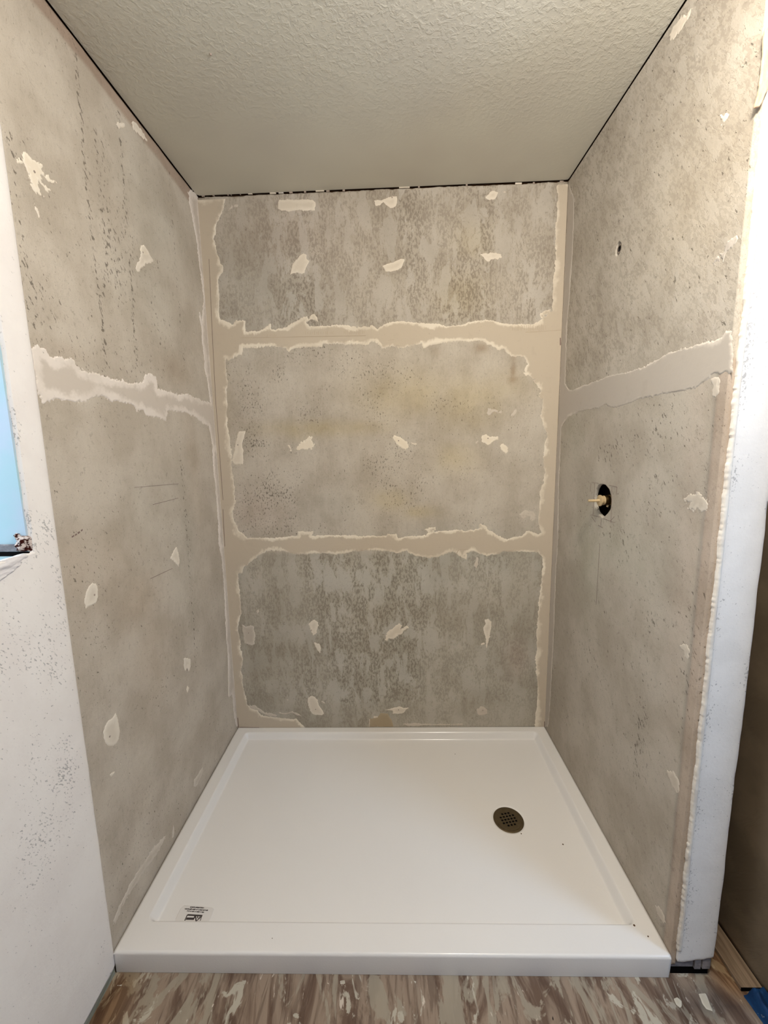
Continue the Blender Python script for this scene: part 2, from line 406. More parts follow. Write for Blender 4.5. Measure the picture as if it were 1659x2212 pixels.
# --- back wall
def bk_field(A, B): return HC(A)-topgap(A, 3)+.003*(fbm(A, A*0+9, 60, 2, 2)) - B
bandz = (1.9, .97)
def bk_mott(a, b, f):
    top = np.clip((b-1.93)/.05, 0, 1); bot = np.clip((.98-b)/.05, 0, 1)
    vert = .45+.75*np.clip(fbm(a, b*.25, 4.5, 3, 7)*1.6+.35, 0, 1)
    m_ = (top*vert*(.35+.65*np.exp(-((a-.85)/.55)**2))+bot*vert*(.55+.45*np.exp(-((a-.7)/.45)**2)))
    m_ *= np.where(b < .2, .45, 1)
    return np.clip(m_+.16, 0, 1)
def bk_speck(a, b, f):
    mid = np.clip((b-.98)/.03, 0, 1)*np.clip((1.93-b)/.03, 0, 1)
    cl = np.clip(fbm(a, b, 7, 3, 3)*1.3+.5, 0, 1)
    return mid*cl*(.75-.35*np.clip((a-.8)/.6, 0, 1))+(1-mid)*.18+blob(a, b, blobpx(onB, [(660, 960, .06, .03, .5), (590, 958, .12, .02, .6), (580, 1060, .12, .06, .3)]))
YEL = blobpx(onB, [(880, 850, .22, .10, .55), (1010, 870, .16, .12, .55), (985, 990, .10, .07, .5), (840, 1080, .10, .05, .45), (700, 925, .26, .035, .6), (640, 930, .06, .04, .6),
                   (1000, 640, .12, .10, .35), (1090, 840, .14, .08, .4), (905, 1105, .08, .03, .6), (470, 880, .05, .3, .3), (1020, 520, .08, .08, .3), (860, 1085, .05, .05, .5)])
BRN = blobpx(onB, [(1108, 800, .013, .05, .9), (1108, 820, .022, .018, 1.0), (1040, 752, .03, .02, .8), (940, 760, .03, .02, .3), (1108, 775, .012, .02, .6)])
GRY = blobpx(onB, [(1010, 1200, .5, .16, .5), (560, 640, .2, .2, .5), (1100, 1450, .4, .3, .4), (700, 1100, .2, .1, .35), (850, 1450, .3, .3, .4), (880, 1250, .35, .16, .5)])
PNK = blobpx(onB, [(1115, 1420, .06, .1, .6), (560, 1100, .15, .1, .35), (640, 500, .25, .16, .25)])
DKG = blobpx(onB, [(600, 1480, .2, .3, .45), (620, 1300, .10, .2, .35), (1130, 1300, .1, .4, .3), (520, 550, .07, .2, .3), (640, 650, .3, .1, .2)])
def tintmix(a, b, base, lst):
    c = np.ones((len(a), 3))*np.array(base)
    for bl, col in lst:
        k_ = blob(a, b, bl)[:, None]; c = c*(1-k_)+c*np.array(col)*k_
    return c
def bk_tint(a, b, f):
    c = tintmix(a, b, (1, 1, 1), [(YEL, (.93, .86, .62)), (BRN, (.66, .56, .46)), (GRY, (.93, .98, 1.02)), (PNK, (1.0, .90, .90)), (DKG, (.80, .78, .74))])
    bot = np.clip((.97-b)/.02, 0, 1)[:, None]; top = np.clip((b-1.93)/.02, 0, 1)[:, None]
    c = c*(1-bot*(1-np.array([.86, .87, .86])))
    return c*(1-top*(1-np.array([.88, .875, .87])))
wall_back = struct(sheet('wall_back', .0, W, HB-.03, 2.51, .008, bk_field, lambda a, b, f, h=0: (a, a*0-h, b), M_back, skirt=.013,
      attrs={'tint': bk_tint, 'mottle': bk_mott, 'speck': bk_speck}), 'back wall of stripped grey board with taped joints')

# --- left wall (alcove part)
def lf_field(A, B): return HC(0)-topgap(A, 5)-B
LNS = [([(160, 90), (170, 190), (180, 300), (190, 450), (205, 560), (220, 690), (228, 790)], 1.0),
       ([(205, 270), (215, 400), (220, 460), (232, 560), (222, 640)], .8), ([(218, 290), (228, 400), (238, 520), (228, 600)], .7),
       ([(255, 240), (262, 340), (272, 460), (285, 620), (293, 760), (305, 815)], .95),
       ([(365, 370), (372, 470), (380, 580), (390, 700), (398, 800)], .7),
       ([(384, 900), (390, 1000), (400, 1110), (408, 1220), (420, 1360), (423, 1440)], .7), ([(394, 1000), (402, 1100), (412, 1200)], .6),
       ([(65, 690), (45, 500), (35, 400), (22, 290)], .5), ([(300, 1010), (306, 1100)], .4)]
LNW = [(onL(p), a_) for p, a_ in LNS]
def polydist(P, X, Y):
    d2 = np.full(X.shape, 1e9)
    for i in range(len(P)-1):
        ax, ay = P[i]; ex, ey = P[i+1]-P[i]; t = np.clip(((X-ax)*ex+(Y-ay)*ey)/(ex*ex+ey*ey+1e-9), 0, 1)
        d2 = np.minimum(d2, (X-ax-t*ex)**2+(Y-ay-t*ey)**2)
    return np.sqrt(d2)
def lf_speck(a, b, f):
    s = np.clip(fbm(a, b, 6, 3, 8)*1.2+.35, 0, 1)*np.where(b > 1.5, .55, .42)
    for P, am in LNW:
        s = np.maximum(s, am*1.25*np.exp(-(polydist(P, a+.004*fbm(a, b, 20, 2, 3), b)/.009)**2))
    return s+blob(a, b, blobpx(onL, [(25, 300, .05, .05, .5), (110, 1050, .12, .03, .4), (60, 600, .03, .12, .4), (340, 570, .02, .03, .4), (250, 560, .05, .2, .3)]))
def lf_mott(a, b, f): return np.clip(.12+.25*np.clip(fbm(a, b, 4, 3, 2), 0, 1), 0, 1)
def lf_tint(a, b, f):
    c = tintmix(a, b, (1, .985, .97), [
        (blobpx(onL, [(230, 1230, .2, .12, .4), (300, 1290, .12, .1, .5), (170, 1230, .1, .1, .4), (330, 1420, .1, .15, .35), (420, 1030, .05, .3, .3)]), (.88, .80, .72)),
        (blobpx(onL, [(340, 470, .2, .2, .5), (330, 640, .2, .15, .5), (400, 1180, .14, .3, .45), (330, 1120, .2, .2, .35)]), (.93, .98, 1.0)),
        (blobpx(onL, [(380, 800, .09, .05, .7), (130, 760, .1, .03, .5)]), (.82, .77, .72)),
        (blobpx(onL, [(310, 1640, .05, .1, .5), (315, 1730, .06, .05, .5), (290, 1850, .05, .1, .3)]), (1.16, 1.16, 1.15))])
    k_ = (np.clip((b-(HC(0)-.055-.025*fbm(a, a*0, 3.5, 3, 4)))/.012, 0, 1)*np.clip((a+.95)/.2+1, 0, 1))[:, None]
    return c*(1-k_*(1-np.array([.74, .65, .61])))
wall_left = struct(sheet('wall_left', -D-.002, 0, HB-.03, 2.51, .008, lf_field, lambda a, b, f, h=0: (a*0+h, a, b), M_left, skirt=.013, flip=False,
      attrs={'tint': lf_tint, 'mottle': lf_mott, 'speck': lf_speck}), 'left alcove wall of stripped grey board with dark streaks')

# --- right wall (alcove part) with the valve hole and the shower pipe hole
def ell(A, B, ca, cb, ra, rb): return 1-np.sqrt(((A-ca)/ra)**2+((B-cb)/rb)**2)
HOLE = onR([(1299,1045),(1308,1047),(1316,1056),(1320,1070),(1321,1085),(1319,1100),(1313,1109),(1303,1119),(1295,1113),(1288,1105),(1284,1090),(1283,1072),(1287,1056),(1292,1048)])
PH = at(1336, 537, 0, W)[1:]
def rt_field(A, B):
    f = HC(W)-topgap(A, 8)*.9-B
    f = np.minimum(f, -sdf(HOLE, A, B)); return np.minimum(f, -.021*ell(A, B, PH[0], PH[1], .0165, .0205))
def rt_mott(a, b, f):
    up = np.clip((b-1.62)/.1, 0, 1)
    return np.clip(.2+up*(.38+.5*np.clip(fbm(a, b, 4, 3, 6)+.25, 0, 1)), 0, .85)
def rt_speck(a, b, f):
    s = np.clip(fbm(a, b, 6, 3, 18)*1.2+.35, 0, 1)*.52
    s = s+blob(a, b, blobpx(onR, [(1310, 975, .10, .05, .75), (1290, 1030, .12, .1, .3), (1340, 1120, .12, .12, .3), (1385, 1560, .03, .25, .6), (1395, 1420, .04, .2, .4), (1440, 940, .1, .05, .3)]))
    return np.where(b > 1.62, .25, s)
def rt_tint(a, b, f):
    c = tintmix(a, b, (1, 1, 1), [
        (blobpx(onR, [(1270, 1200, .12, .2, .5), (1330, 1180, .2, .1, .4), (1240, 900, .1, .2, .3)]), (.90, .98, .93)),
        (blobpx(onR, [(1480, 1250, .05, .4, .5), (1500, 1000, .05, .3, .4)]), (.98, .90, .88)),
        (blobpx(onR, [(1380, 60, .1, .08, .4), (1500, 420, .2, .2, .3)]), (1.06, 1.0, .88))])
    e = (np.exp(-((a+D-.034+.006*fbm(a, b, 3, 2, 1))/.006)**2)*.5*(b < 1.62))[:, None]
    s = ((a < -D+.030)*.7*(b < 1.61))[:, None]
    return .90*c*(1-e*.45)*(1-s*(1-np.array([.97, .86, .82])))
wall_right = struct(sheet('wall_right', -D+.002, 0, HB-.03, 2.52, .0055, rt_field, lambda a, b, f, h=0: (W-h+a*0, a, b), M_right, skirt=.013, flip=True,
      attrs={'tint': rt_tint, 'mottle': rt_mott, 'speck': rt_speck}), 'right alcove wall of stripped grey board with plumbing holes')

# framing behind the boards (dark gaps and holes show it)
V_ = .014
fr = boxmesh('trim_1', (-.06, V_, .0), (1.75, .10, 2.58), M_wood); struct(fr, 'dark wood framing behind the back wall board')
fl = boxmesh('trim_2', (-.10, -D-.002, 0), (-V_, .10, 2.58), M_wood); struct(fl, 'dark wood framing behind the left wall board')
struct(boxmesh('sky_block_slab', (-.2, -3.3, 2.56), (3.1, .3, 2.60), M_wood), 'unseen slab added above the ceiling to keep out sky light')  # added out of view, stops sky light leaking through the ceiling gaps
# partition on the right: two board faces with a hollow between them where the valve sits
part_ = struct(boxmesh('wall_partition', (W+.0935, -D+.004, .03), (W+.110, .02, 2.515), M_dark), 'far board of the partition wall beside the shower')
boxmesh('stud', (W+V_, -.50+.0, .02), (W+.092, -.462, 2.50), M_wood, part_)
boxmesh('stud', (W+V_, -.90, .062), (W+.092, -.862, 2.50), M_wood, part_)
boxmesh('top_plate', (W+V_, -D+.01, 2.44), (W+.092, 0, 2.56), M_wood, part_)

# --- end face of the partition (white post) with bead and torn paint
PX0, PX1 = W+.0145, W+.110
def post_field(A, B):
    f = np.minimum(A-PX0-.0025*fbm(A*0, B, 18, 3, 2), PX1-.004*fbm(A*0, B, 8, 3, 5)-A)
    f = np.minimum(f, B-.062-.004*fbm(A, B, 40, 3, 6)-.006*np.clip((A-1.60)/.03, -1, 1)); return f
def post_speck(a, b, f): return .35+.65*np.exp(-(np.minimum(a-PX0-.012, PX1-a)/.012)**2)
post = struct(sheet('wall_end', PX0-.004, PX1+.004, .05, 2.52, .005, post_field, lambda a, b, f, h=0: (a, a*0-D-.004-h+.002*np.exp(-np.clip(f, 0, 1)/.003)*.8, b), M_post, flip=False, skirt=.010,
      attrs={'speck': post_speck}), 'white painted end face of the partition wall')
def bead_field(A, B): return np.minimum(A-PX0+.0035-.0040*fbm(A*0, B, 16, 5, 12)-.002*fbm(A, B, 150, 3, 2), PX0+.0075+.0012*fbm(A*0, B, 9, 3, 14)-A)
sheet('corner_bead', PX0-.009, PX0+.017, .085, 2.51, .003, lambda A, B: np.minimum(bead_field(A, B), B-.09), lambda a, b, f, h=0: (a, -D-.0042-np.clip(f*1.2, 0, .0022)-.0006*fbm(a, b, 110, 3, 5)-h, b), M_bead, post, skirt=.006)
TP = onP([(1652, 60), (1657, 75), (1661, 85), (1680, 90), (1680, 175), (1659, 185), (1650, 205), (1644, 218), (1636, 236), (1626, 236), (1636, 190), (1644, 120), (1647, 70)])
sheet('torn_paper', TP[:, 0].min()-.01, TP[:, 0].max()+.01, TP[:, 1].min()-.01, TP[:, 1].max()+.01, .002, lambda A, B: sdf(TP, A, B)+.002*fbm(A, B, 90, 3), lambda a, b, f, h=0: (a, -D-.009-np.clip(f, 0, .001)-h, b), M_torn, post, skirt=.003)
# weathered sill plate under the post
pl = struct(boxmesh('trim_3', (W+.004, -D+.004, .030), (W+.062, -D+.0085, .066), M_plate), 'grey weathered sill plate under the wall end')
boxmesh('plate_end', (W+.065, -D+.001, .026), (W+.081, -D+.0085, .064), M_plate, pl)
boxmesh('plate_end', (W+.084, -D-.001, .030), (W+.104, -D+.0085, .066), M_plate, pl)
boxmesh('gap_shade', (W+.004, -D+.009, .0), (W+.108, -D+.07, .07), M_black, pl)  # solid black box, shade of the gap under the plate put into colour

# --- left painted wall with the window opening
WY1, WY0, WZ0, WZ1 = -1.008, -1.86, 1.219, 2.06
def lp_field(A, B):
    f = -D+.0025*fbm(A*0, B, 7, 4, 21)+.0012*fbm(A*0, B, 60, 2, 22)-A
    hole = np.minimum(np.minimum(WY1+.0035+.0022*fbm(A*0, B, 30, 3, 23)-A, A-WY0), np.minimum(B-WZ0-.002*fbm(A, B*0, 30, 3, 3), WZ1-B))
    return np.minimum(np.minimum(f, -hole), B-.028-.003*fbm(A, B*0, 14, 3, 4))
def lp_speck(a, b, f):
    return np.clip(.15+.9*np.exp(-((b-.80)/.33)**2)*np.clip((-1.0+.03-a)/.05+.4, .15, 1)+blob(a, b, blobpx(onL, [(95, 1140, .03, .04, 1.1), (125, 1290, .012, .12, .9), (215, 2050, .02, .02, .9)]))
        +.8*np.exp(-((a-WY1-.004)/.006)**2)*(b > 1.2), 0, 1.2)
wlp = struct(sheet('wall_left_front', -3.2, -D+.004, .0, 2.52, .008, lambda A, B: np.minimum(lp_field(A, B), CEIL(0)-B), lambda a, b, f, h=0: (a*0+.006-.005*np.exp(-np.clip(-D-a, 0, 1)/.006)+h, a, b), M_paint,
      skirt=.02, attrs={'speck': lp_speck}), 'white painted wall left of the alcove with window opening')
struct(boxmesh('baseboard_left', (-.03, -3.2, .0), (.0015, -D-.004, .05), M_edge), 'grey-green cut board edge along the foot of the left wall')
# window
win = bpy.data.objects.new('window_1', None); scene.collection.objects.link(win); win.location = (0, 0, 0)
struct(win, 'window opening in the left wall with pale blue reveal')
boxmesh('jamb', (-.15, WY1-.001, WZ0-.005), (-.004, WY1+.02, WZ1+.02), M_reveal, win)
boxmesh('jamb', (-.15, WY0-.02, WZ0-.02), (-.004, WY0, WZ1+.02), M_reveal, win)
boxmesh('header', (-.15, WY0, WZ1), (-.004, WY1, WZ1+.02), M_reveal, win)
boxmesh('sill', (-.15, WY0, WZ0-.03), (-.010, WY1-.0005, WZ0-.006), M_reveal, win)
boxmesh('sill_lip', (-.15, WY1-.006, WZ0+.004), (-.022, WY1+.002, WZ0+.020), M_plate, win, .002)
f_ = win
for (lo, hi) in (((-.15, WY0, WZ0-.006), (-.11, WY0+.04, WZ1)), ((-.15, WY0, WZ1-.04), (-.11, WY1, WZ1))):
    boxmesh('frame', lo, hi, M_vinyl, win)
# crumpled white plastic flashing hanging over the sill edge
def cr(a, b, f, h=0):
    n_ = .006*fbm(a*.6, b*4, 30, 4, 31); return (.004+n_+h+.008*np.clip((WZ0-b)/.03, 0, 1), a, b-.01*np.clip((-1.03-a)*1.2, 0, .6))
CR = np.array([(-1.016, WZ0-.001), (-1.03, WZ0-.008), (-1.06, WZ0-.024), (-1.12, WZ0-.04), (-1.3, WZ0-.05), (-1.86, WZ0-.05), (-1.86, WZ0+.004), (-1.3, WZ0+.004), (-1.1, WZ0+.003), (-1.04, WZ0+.003)])
sheet('sill_plastic', -1.86, -1.01, WZ0-.06, WZ0+.01, .003, lambda A, B: sdf(CR, A, B)+.002*fbm(A, B, 60, 3, 2), cr, M_crump, win, skirt=.004)
# dark crumbled wood in the lower corner of the reveal
rp = np.array([(p_[0], p_[2]) for p_ in [at(u, v, 1, WY1-.004) for u, v in [(31, 1151), (40, 1153), (42, 1158), (52, 1158), (61, 1162), (62, 1172), (64, 1182), (62, 1190), (40, 1193), (41, 1180), (35, 1165)]]])
sheet('rotten_wood', rp[:, 0].min()-.01, rp[:, 0].max()+.01, rp[:, 1].min()-.01, rp[:, 1].max()+.01, .0012, lambda A, B: sdf(rp, A, B)+.0018*fbm(A, B, 160, 3, 3),
      lambda a, b, f, h=0: (a, WY1-.003-.012*np.clip(f/.006, 0, 1)*(1+.6*fbm(a, b, 120, 3, 7))-h, b), M_rot, win, skirt=.008)['label'] = 'dark crumbling wood'
boxmesh('sill_gap_shade', (-.15, WY1-.0045, WZ0-.008), (-.001, WY1-.001, WZ0+.003), M_black, win)  # solid black strip painted for the shade in the gap at the sill

# --- rest of the room (behind and beside the camera)
struct(boxmesh('wall_room_back', (-.06, -3.25, 0), (3.05, -3.2, 2.55), M_room), 'painted wall behind the photographer')
struct(boxmesh('wall_room_right', (3.0, -3.2, 0), (3.05, .3, 2.55), M_room), 'painted wall on the right of the room')
struct(boxmesh('wall_room_far', (1.80, -.2, 0), (3.0, -.15, 2.55), M_room), 'painted far wall beyond the side panel')
dk = struct(sheet('wall_side_panel', -1.055, .25, 0.004, 2.5, .02, None, lambda a, b, f, h=0: (1.749-h+.0015*fbm(a*2, b+a, 12, 4, 3), a, b), M_dark, flip=True, skirt=.04), 'brown side wall beyond the white wall end')

def strokes(name, segs, width, conv, to, mat, parent):
    V = []; F = []
    for s_ in segs:
        P = conv(s_[:2]); wd = s_[2] if len(s_) > 2 else width
        a, b = P[0], P[1]; d = b-a; n_ = np.array([-d[1], d[0]])/(np.hypot(*d)+1e-9)*wd/2
        k = len(V)
        for h in (0, 1):
            for q in (a+n_, b+n_, b-n_, a-n_): V.append(to(q[0], q[1], h))
        F += [(k+4, k+5, k+6, k+7), (k, k+1, k+5, k+4), (k+1, k+2, k+6, k+5), (k+2, k+3, k+7, k+6), (k+3, k, k+4, k+7)]
    return mesh(name, V, F, mat, parent)
# ------------------------------------------------------------ joint compound: bands and patches
def comp(name, wall, poly, mat, rag=.002, thick=.0014, cell=.0022, parent=None, holes=None, aniso=1, seed=1, label=None):
    P = np.asarray(poly); to = {'B': lambda a, b, f, h=0: (a, -hh(a, b, f), b), 'L': lambda a, b, f, h=0: (hh(a, b, f), a, b), 'R': lambda a, b, f, h=0: (W-hh(a, b, f), a, b)}[wall]
    def hh(a, b, f): return -.0004+(thick+.0004)*np.clip(f/.004, 0, 1)*(1+.2*fbm(a, b, 20, 3, 4))
    def fld(A, B):
        return sdf(P, A, B)+rag*(fbm(A, B*aniso, 55, 4, seed)*1.6+1.3*fbm(A, B, 190, 3, seed+3))
    e = rag*2+.004
    return sheet(name, P[:, 0].min()-e, P[:, 0].max()+e, P[:, 1].min()-e, P[:, 1].max()+e, cell, fld, to, mat, parent, flip=(wall == 'R'), attrs={'edge': lambda a, b, f: f})

TOP = [(520,380),(1204,380),(1203,411),(1206,432),(1201,458),(1198,510),(1201,551),(1196,593),(1193,634),(1193,670),(1178,681),(1164,694),(1152,700),(1125,700),(1100,699),(1079,697),(1069,693),(1053,690),(1038,691),(1018,695),(996,701),(965,704),(950,699),(920,698),(898,697),(872,693),(852,694),(841,696),(825,703),(816,711),(810,708),(803,700),(798,706),(770,706),(755,704),(742,702),(711,702),(695,704),(680,704),(668,703),(664,697),(672,690),(689,697),(686,683),(680,677),(672,681),(667,688),(664,681),(655,684),(640,693),(628,700),(618,706),(607,708),(600,706),(594,711),(586,710),(586,700),(584,697),(574,707),(560,714),(540,715),(530,716),(530,693),(508,690),(503,700),(490,694),(477,691),(473,660),(475,640),(472,613),(474,600),(481,590),(483,572),(476,568),(475,560),(469,545),(466,530),(465,515),(467,500),(466,494),(470,480),(476,470),(482,452),(486,436),(488,425)]
MID = [(524,752),(522,766),(507,771),(494,780),(488,775),(489,800),(492,820),(490,845),(492,872),(490,890),(492,909),(494,930),(497,950),(500,971),(502,984),(499,1004),(505,1030),(507,1051),(509,1085),(505,1100),(503,1112),(510,1130),(516,1146),(526,1152),(534,1162),(560,1161),(583,1162),(610,1161),(630,1157),(642,1157),(643,1148),(678,1147),(674,1157),(690,1156),(717,1155),(760,1156),(780,1158),(800,1157),(835,1157),(838,1153),(857,1153),(861,1162),(877,1159),(900,1157),(919,1155),(925,1150),(944,1147),(965,1146),(988,1144),(1005,1146),(1023,1144),(1034,1142),(1037,1140),(1028,1132),(1040,1131),(1050,1138),(1057,1145),(1070,1152),(1080,1158),(1092,1165),(1110,1160),(1125,1157),(1132,1152),(1137,1147),(1150,1148),(1163,1153),(1168,1150),(1162,1128),(1164,1104),(1166,1080),(1166,1059),(1173,1040),(1176,1020),(1174,1000),(1174,988),(1175,959),(1183,942),(1175,927),(1172,910),(1166,900),(1170,887),(1171,862),(1164,858),(1167,842),(1158,827),(1151,817),(1140,808),(1133,806),(1134,795),(1140,786),(1130,770),(1115,771),(1104,770),(1095,763),(1090,756),(1084,754),(1076,758),(1070,752),(1064,750),(1060,745),(1052,746),(1048,742),(1043,736),(1027,737),(1010,738),(990,737),(981,738),(965,740),(950,742),(929,746),(915,752),(910,742),(898,745),(880,749),(863,752),(861,757),(857,750),(845,748),(832,752),(826,752),(818,745),(812,740),(803,740),(799,744),(785,746),(770,745),(740,743),(715,744),(698,743),(694,750),(675,751),(659,752),(640,753),(630,756),(624,763),(617,753),(607,750),(590,748),(570,750),(550,751)]
BOT = [(568,1194),(556,1203),(545,1212),(535,1221),(527,1226),(522,1238),(515,1240),(516,1262),(520,1290),(521,1326),(516,1345),(514,1361),(518,1378),(521,1400),(525,1425),(522,1450),(526,1480),(531,1504),(536,1522),(545,1530),(556,1534),(566,1545),(600,1550),(640,1553),(660,1572),(1154,1572),(1156,1550),(1160,1510),(1161,1474),(1157,1445),(1156,1425),(1160,1400),(1158,1365),(1161,1336),(1164,1296),(1168,1262),(1171,1227),(1172,1205),(1162,1193),(1127,1192),(1105,1193),(1087,1191),(1077,1198),(1060,1199),(1050,1201),(1038,1197),(1028,1192),(1018,1190),(1008,1196),(1000,1206),(985,1196),(978,1192),(964,1197),(950,1202),(929,1206),(910,1203),(895,1200),(882,1194),(878,1189),(862,1195),(855,1195),(845,1192),(830,1190),(810,1189),(790,1190),(766,1191),(745,1196),(726,1198),(700,1196),(680,1196),(660,1198),(637,1197),(610,1191),(583,1190)]
TOPw, MIDw, BOTw = onB(TOP), onB(MID), onB(BOT)
def netfield(A, B):
    r = fbm(A, B, 45, 4, 2)*.0036+.0036*fbm(A, B*.6, 150, 3, 5)*(.4+np.clip(fbm(A, B, 9, 2, 6)*2+.5, 0, 1))
    rs = fbm(A*1.6, B*.35, 130, 3, 9)*.0032
    inside = np.maximum(np.maximum(sdf(TOPw, A, B), sdf(MIDw, A, B)), sdf(BOTw, A, B))
    f = -inside+r+rs
    return np.minimum(f, HC(A)-.010-B)
def nh(a, b, f):
    ridge = 0.0
    return -.0004+.0022*np.clip(f/.006, 0, 1)+.0006*fbm(a, b, 16, 3, 4)*np.clip(f/.006, 0, 1)
sheet('joint_compound', 0.0006, W-.0006, HB, 2.5, .0019, netfield, lambda a, b, f, h=0: (a, -nh(a, b, f), b), M_band, wall_back, attrs={'edge': lambda a, b, f: np.where((a < .11) | (a > W-.085), f*.55+.006, f)})

bp = [  # back wall patches: outline, material, raggedness
 ([(600,436),(604,432),(620,430),(645,431),(660,430),(675,431),(681,436),(682,448),(680,456),(670,455),(655,456),(640,453),(632,456),(622,457),(610,455),(600,452)], M_cream, .0012),
 ([(808,433),(815,431),(824,434),(830,429),(845,424),(858,422),(859,432),(856,445),(850,450),(842,449),(833,443),(828,436),(822,444),(811,445)], M_cream, .001),
 ([(1049,424),(1056,419),(1061,412),(1067,412),(1076,415),(1073,425),(1068,431),(1055,432),(1049,429)], M_cream, .001),
 ([(1086,415),(1091,412),(1093,416),(1089,417)], M_faint, .001),
 ([(628,585),(632,570),(645,553),(655,546),(663,551),(664,560),(669,563),(663,575),(658,590),(652,593),(643,590),(633,592),(626,595)], M_cream, .0012),
 ([(825,574),(832,571),(850,566),(865,559),(874,559),(873,568),(868,578),(856,585),(845,588),(833,586),(830,580)], M_cream, .0008),
 ([(1037,549),(1048,547),(1055,545),(1072,545),(1083,550),(1083,556),(1076,560),(1062,560),(1056,565),(1047,562),(1042,555)], M_cream, .0018),
 ([(492,452),(500,445),(512,440),(515,446),(505,448),(496,455)], M_faint, .002),
 ([(515,931),(530,931),(528,942),(523,960),(526,975),(525,1003),(506,1004),(499,995),(505,980),(508,955)], M_cream, .001),
 ([(640,968),(644,958),(652,952),(660,950),(668,944),(674,943),(676,953),(680,962),(675,972),(664,973),(655,972),(643,974)], M_white, .0038),
 ([(622,961),(627,962),(630,973),(628,975),(625,968)], M_cream, .002),
 ([(848,945),(851,940),(858,942),(868,946),(880,955),(884,965),(876,972),(866,967),(855,958)], M_white, .0012),
 ([(886,954),(893,956),(902,959),(899,962),(890,959)], M_cream, .001),
 ([(1039,944),(1042,939),(1050,937),(1060,943),(1070,943),(1079,941),(1076,948),(1068,952),(1064,957),(1056,962),(1048,959),(1041,955)], M_white, .0016),
 ([(1079,963),(1083,957),(1092,960),(1100,966),(1098,976),(1092,982),(1086,976),(1080,970)], M_white, .0016),
 ([(1028,953),(1034,951),(1032,957),(1028,958)], M_faint, .002),
 ([(666,1349),(672,1342),(680,1338),(688,1344),(689,1352),(685,1360),(683,1370),(676,1373),(671,1364)], M_cream, .0015),
 ([(676,1384),(684,1389),(691,1391),(694,1400),(692,1412),(686,1405),(680,1396)], M_cream, .001),
 ([(664,1515),(665,1508),(672,1503),(680,1505),(686,1512),(690,1524),(698,1535),(700,1541),(696,1546),(677,1544),(669,1535)], M_cream, .0010),
 ([(692,1514),(698,1514),(703,1519),(699,1520)], M_faint, .001),
 ([(829,1375),(840,1363),(852,1352),(862,1347),(869,1352),(868,1357),(873,1354),(884,1349),(880,1358),(872,1364),(868,1370),(858,1374),(850,1383),(840,1381),(831,1386)], M_cream, .0028),
 ([(829,1533),(840,1531),(850,1529),(862,1526),(872,1529),(882,1529),(877,1534),(873,1541),(859,1543),(848,1541),(848,1535),(838,1535)], M_cream, .0010),
 ([(1045,1338),(1055,1336),(1061,1343),(1062,1358),(1058,1375),(1055,1388),(1051,1402),(1049,1395),(1050,1380),(1045,1365),(1044,1355),(1049,1347)], M_cream, .0012),
 ([(1039,1390),(1047,1388),(1047,1391),(1040,1394)], M_cream, .001),
 ([(1030,1529),(1034,1531),(1038,1524),(1046,1526),(1052,1533),(1053,1541),(1046,1544),(1036,1546),(1031,1541)], M_faint, .0014),
 ([(524,1350),(530,1353),(541,1351),(549,1352),(551,1373),(551,1393),(536,1394),(528,1388),(525,1370)], M_faint, .0015),
 ([(986,1190),(1003,1188),(1009,1198),(1008,1209),(1000,1206),(988,1197)], M_band, .001),
 ([(1029,1203),(1034,1203),(1033,1218),(1030,1228),(1024,1225),(1020,1227),(1026,1214)], M_faint, .0012),
 ([(1122,1112),(1132,1104),(1150,1103),(1156,1110),(1157,1122),(1150,1128),(1143,1122),(1146,1115),(1136,1116),(1130,1124),(1126,1118)], M_faint, .0026),
 ([(915,1143),(925,1141),(926,1139),(941,1139),(941,1145),(934,1153),(925,1152),(920,1147)], M_band, .002),
 ([(1050,893),(1056,881),(1068,882),(1076,886),(1083,890),(1078,893),(1068,891),(1058,896)], M_faint, .003),
 ([(1112,885),(1117,883),(1115,893),(1109,898),(1103,898)], M_faint, .001),
 ([(1082,691),(1090,690),(1100,690),(1097,692),(1087,692)], M_band, .0006),
 ([(1165,680),(1172,675),(1178,669),(1190,669),(1188,678),(1178,682),(1172,689),(1167,686)], M_band, .002),
 ([(1150,822),(1158,818),(1166,822),(1160,830)], M_band, .002), ([(1158,828),(1170,826),(1176,834),(1172,842),(1163,838)], M_band, .0016), ([(1164,850),(1172,844),(1176,846),(1170,856)], M_band, .0012),
 ([(1132,806),(1140,803),(1147,806),(1140,812),(1136,812)], M_white, .0016), ([(1167,1004),(1174,1006),(1172,1010)], M_cream, .001),
 ([(799,1553),(815,1550),(823,1541),(838,1541),(847,1556),(850,1570),(799,1571)], M_tan, .001),
 ([(807,1547),(817,1547),(816,1550),(807,1551)], M_cream, .0005),
 ([(797,1553),(800,1552),(799,1571),(796,1571)], M_faint, .0005),
 ([(870,1563),(900,1562),(940,1564),(1000,1563),(998,1567),(930,1567),(880,1569)], M_faint, .0012),
 ([(538,1522),(550,1524),(560,1529),(571,1538),(586,1541),(598,1546),(596,1549),(575,1546),(562,1538),(552,1532),(540,1534)], M_faint, .0016),
 ([(600,1538),(618,1540),(632,1536),(643,1541),(652,1547),(640,1545),(630,1540),(618,1544),(604,1542)], M_faint, .0012),
 ([(553,1320),(559,1314),(560,1322),(555,1326)], M_faint, .0005), ([(618,1511),(624,1510),(622,1514)], M_faint, .0005)]
for i, (pp, mm, rg) in enumerate(bp): comp('compound_patch', 'B', onB(pp), mm, rg*1.9, seed=i+3, parent=wall_back, thick=.0012, cell=.0018)
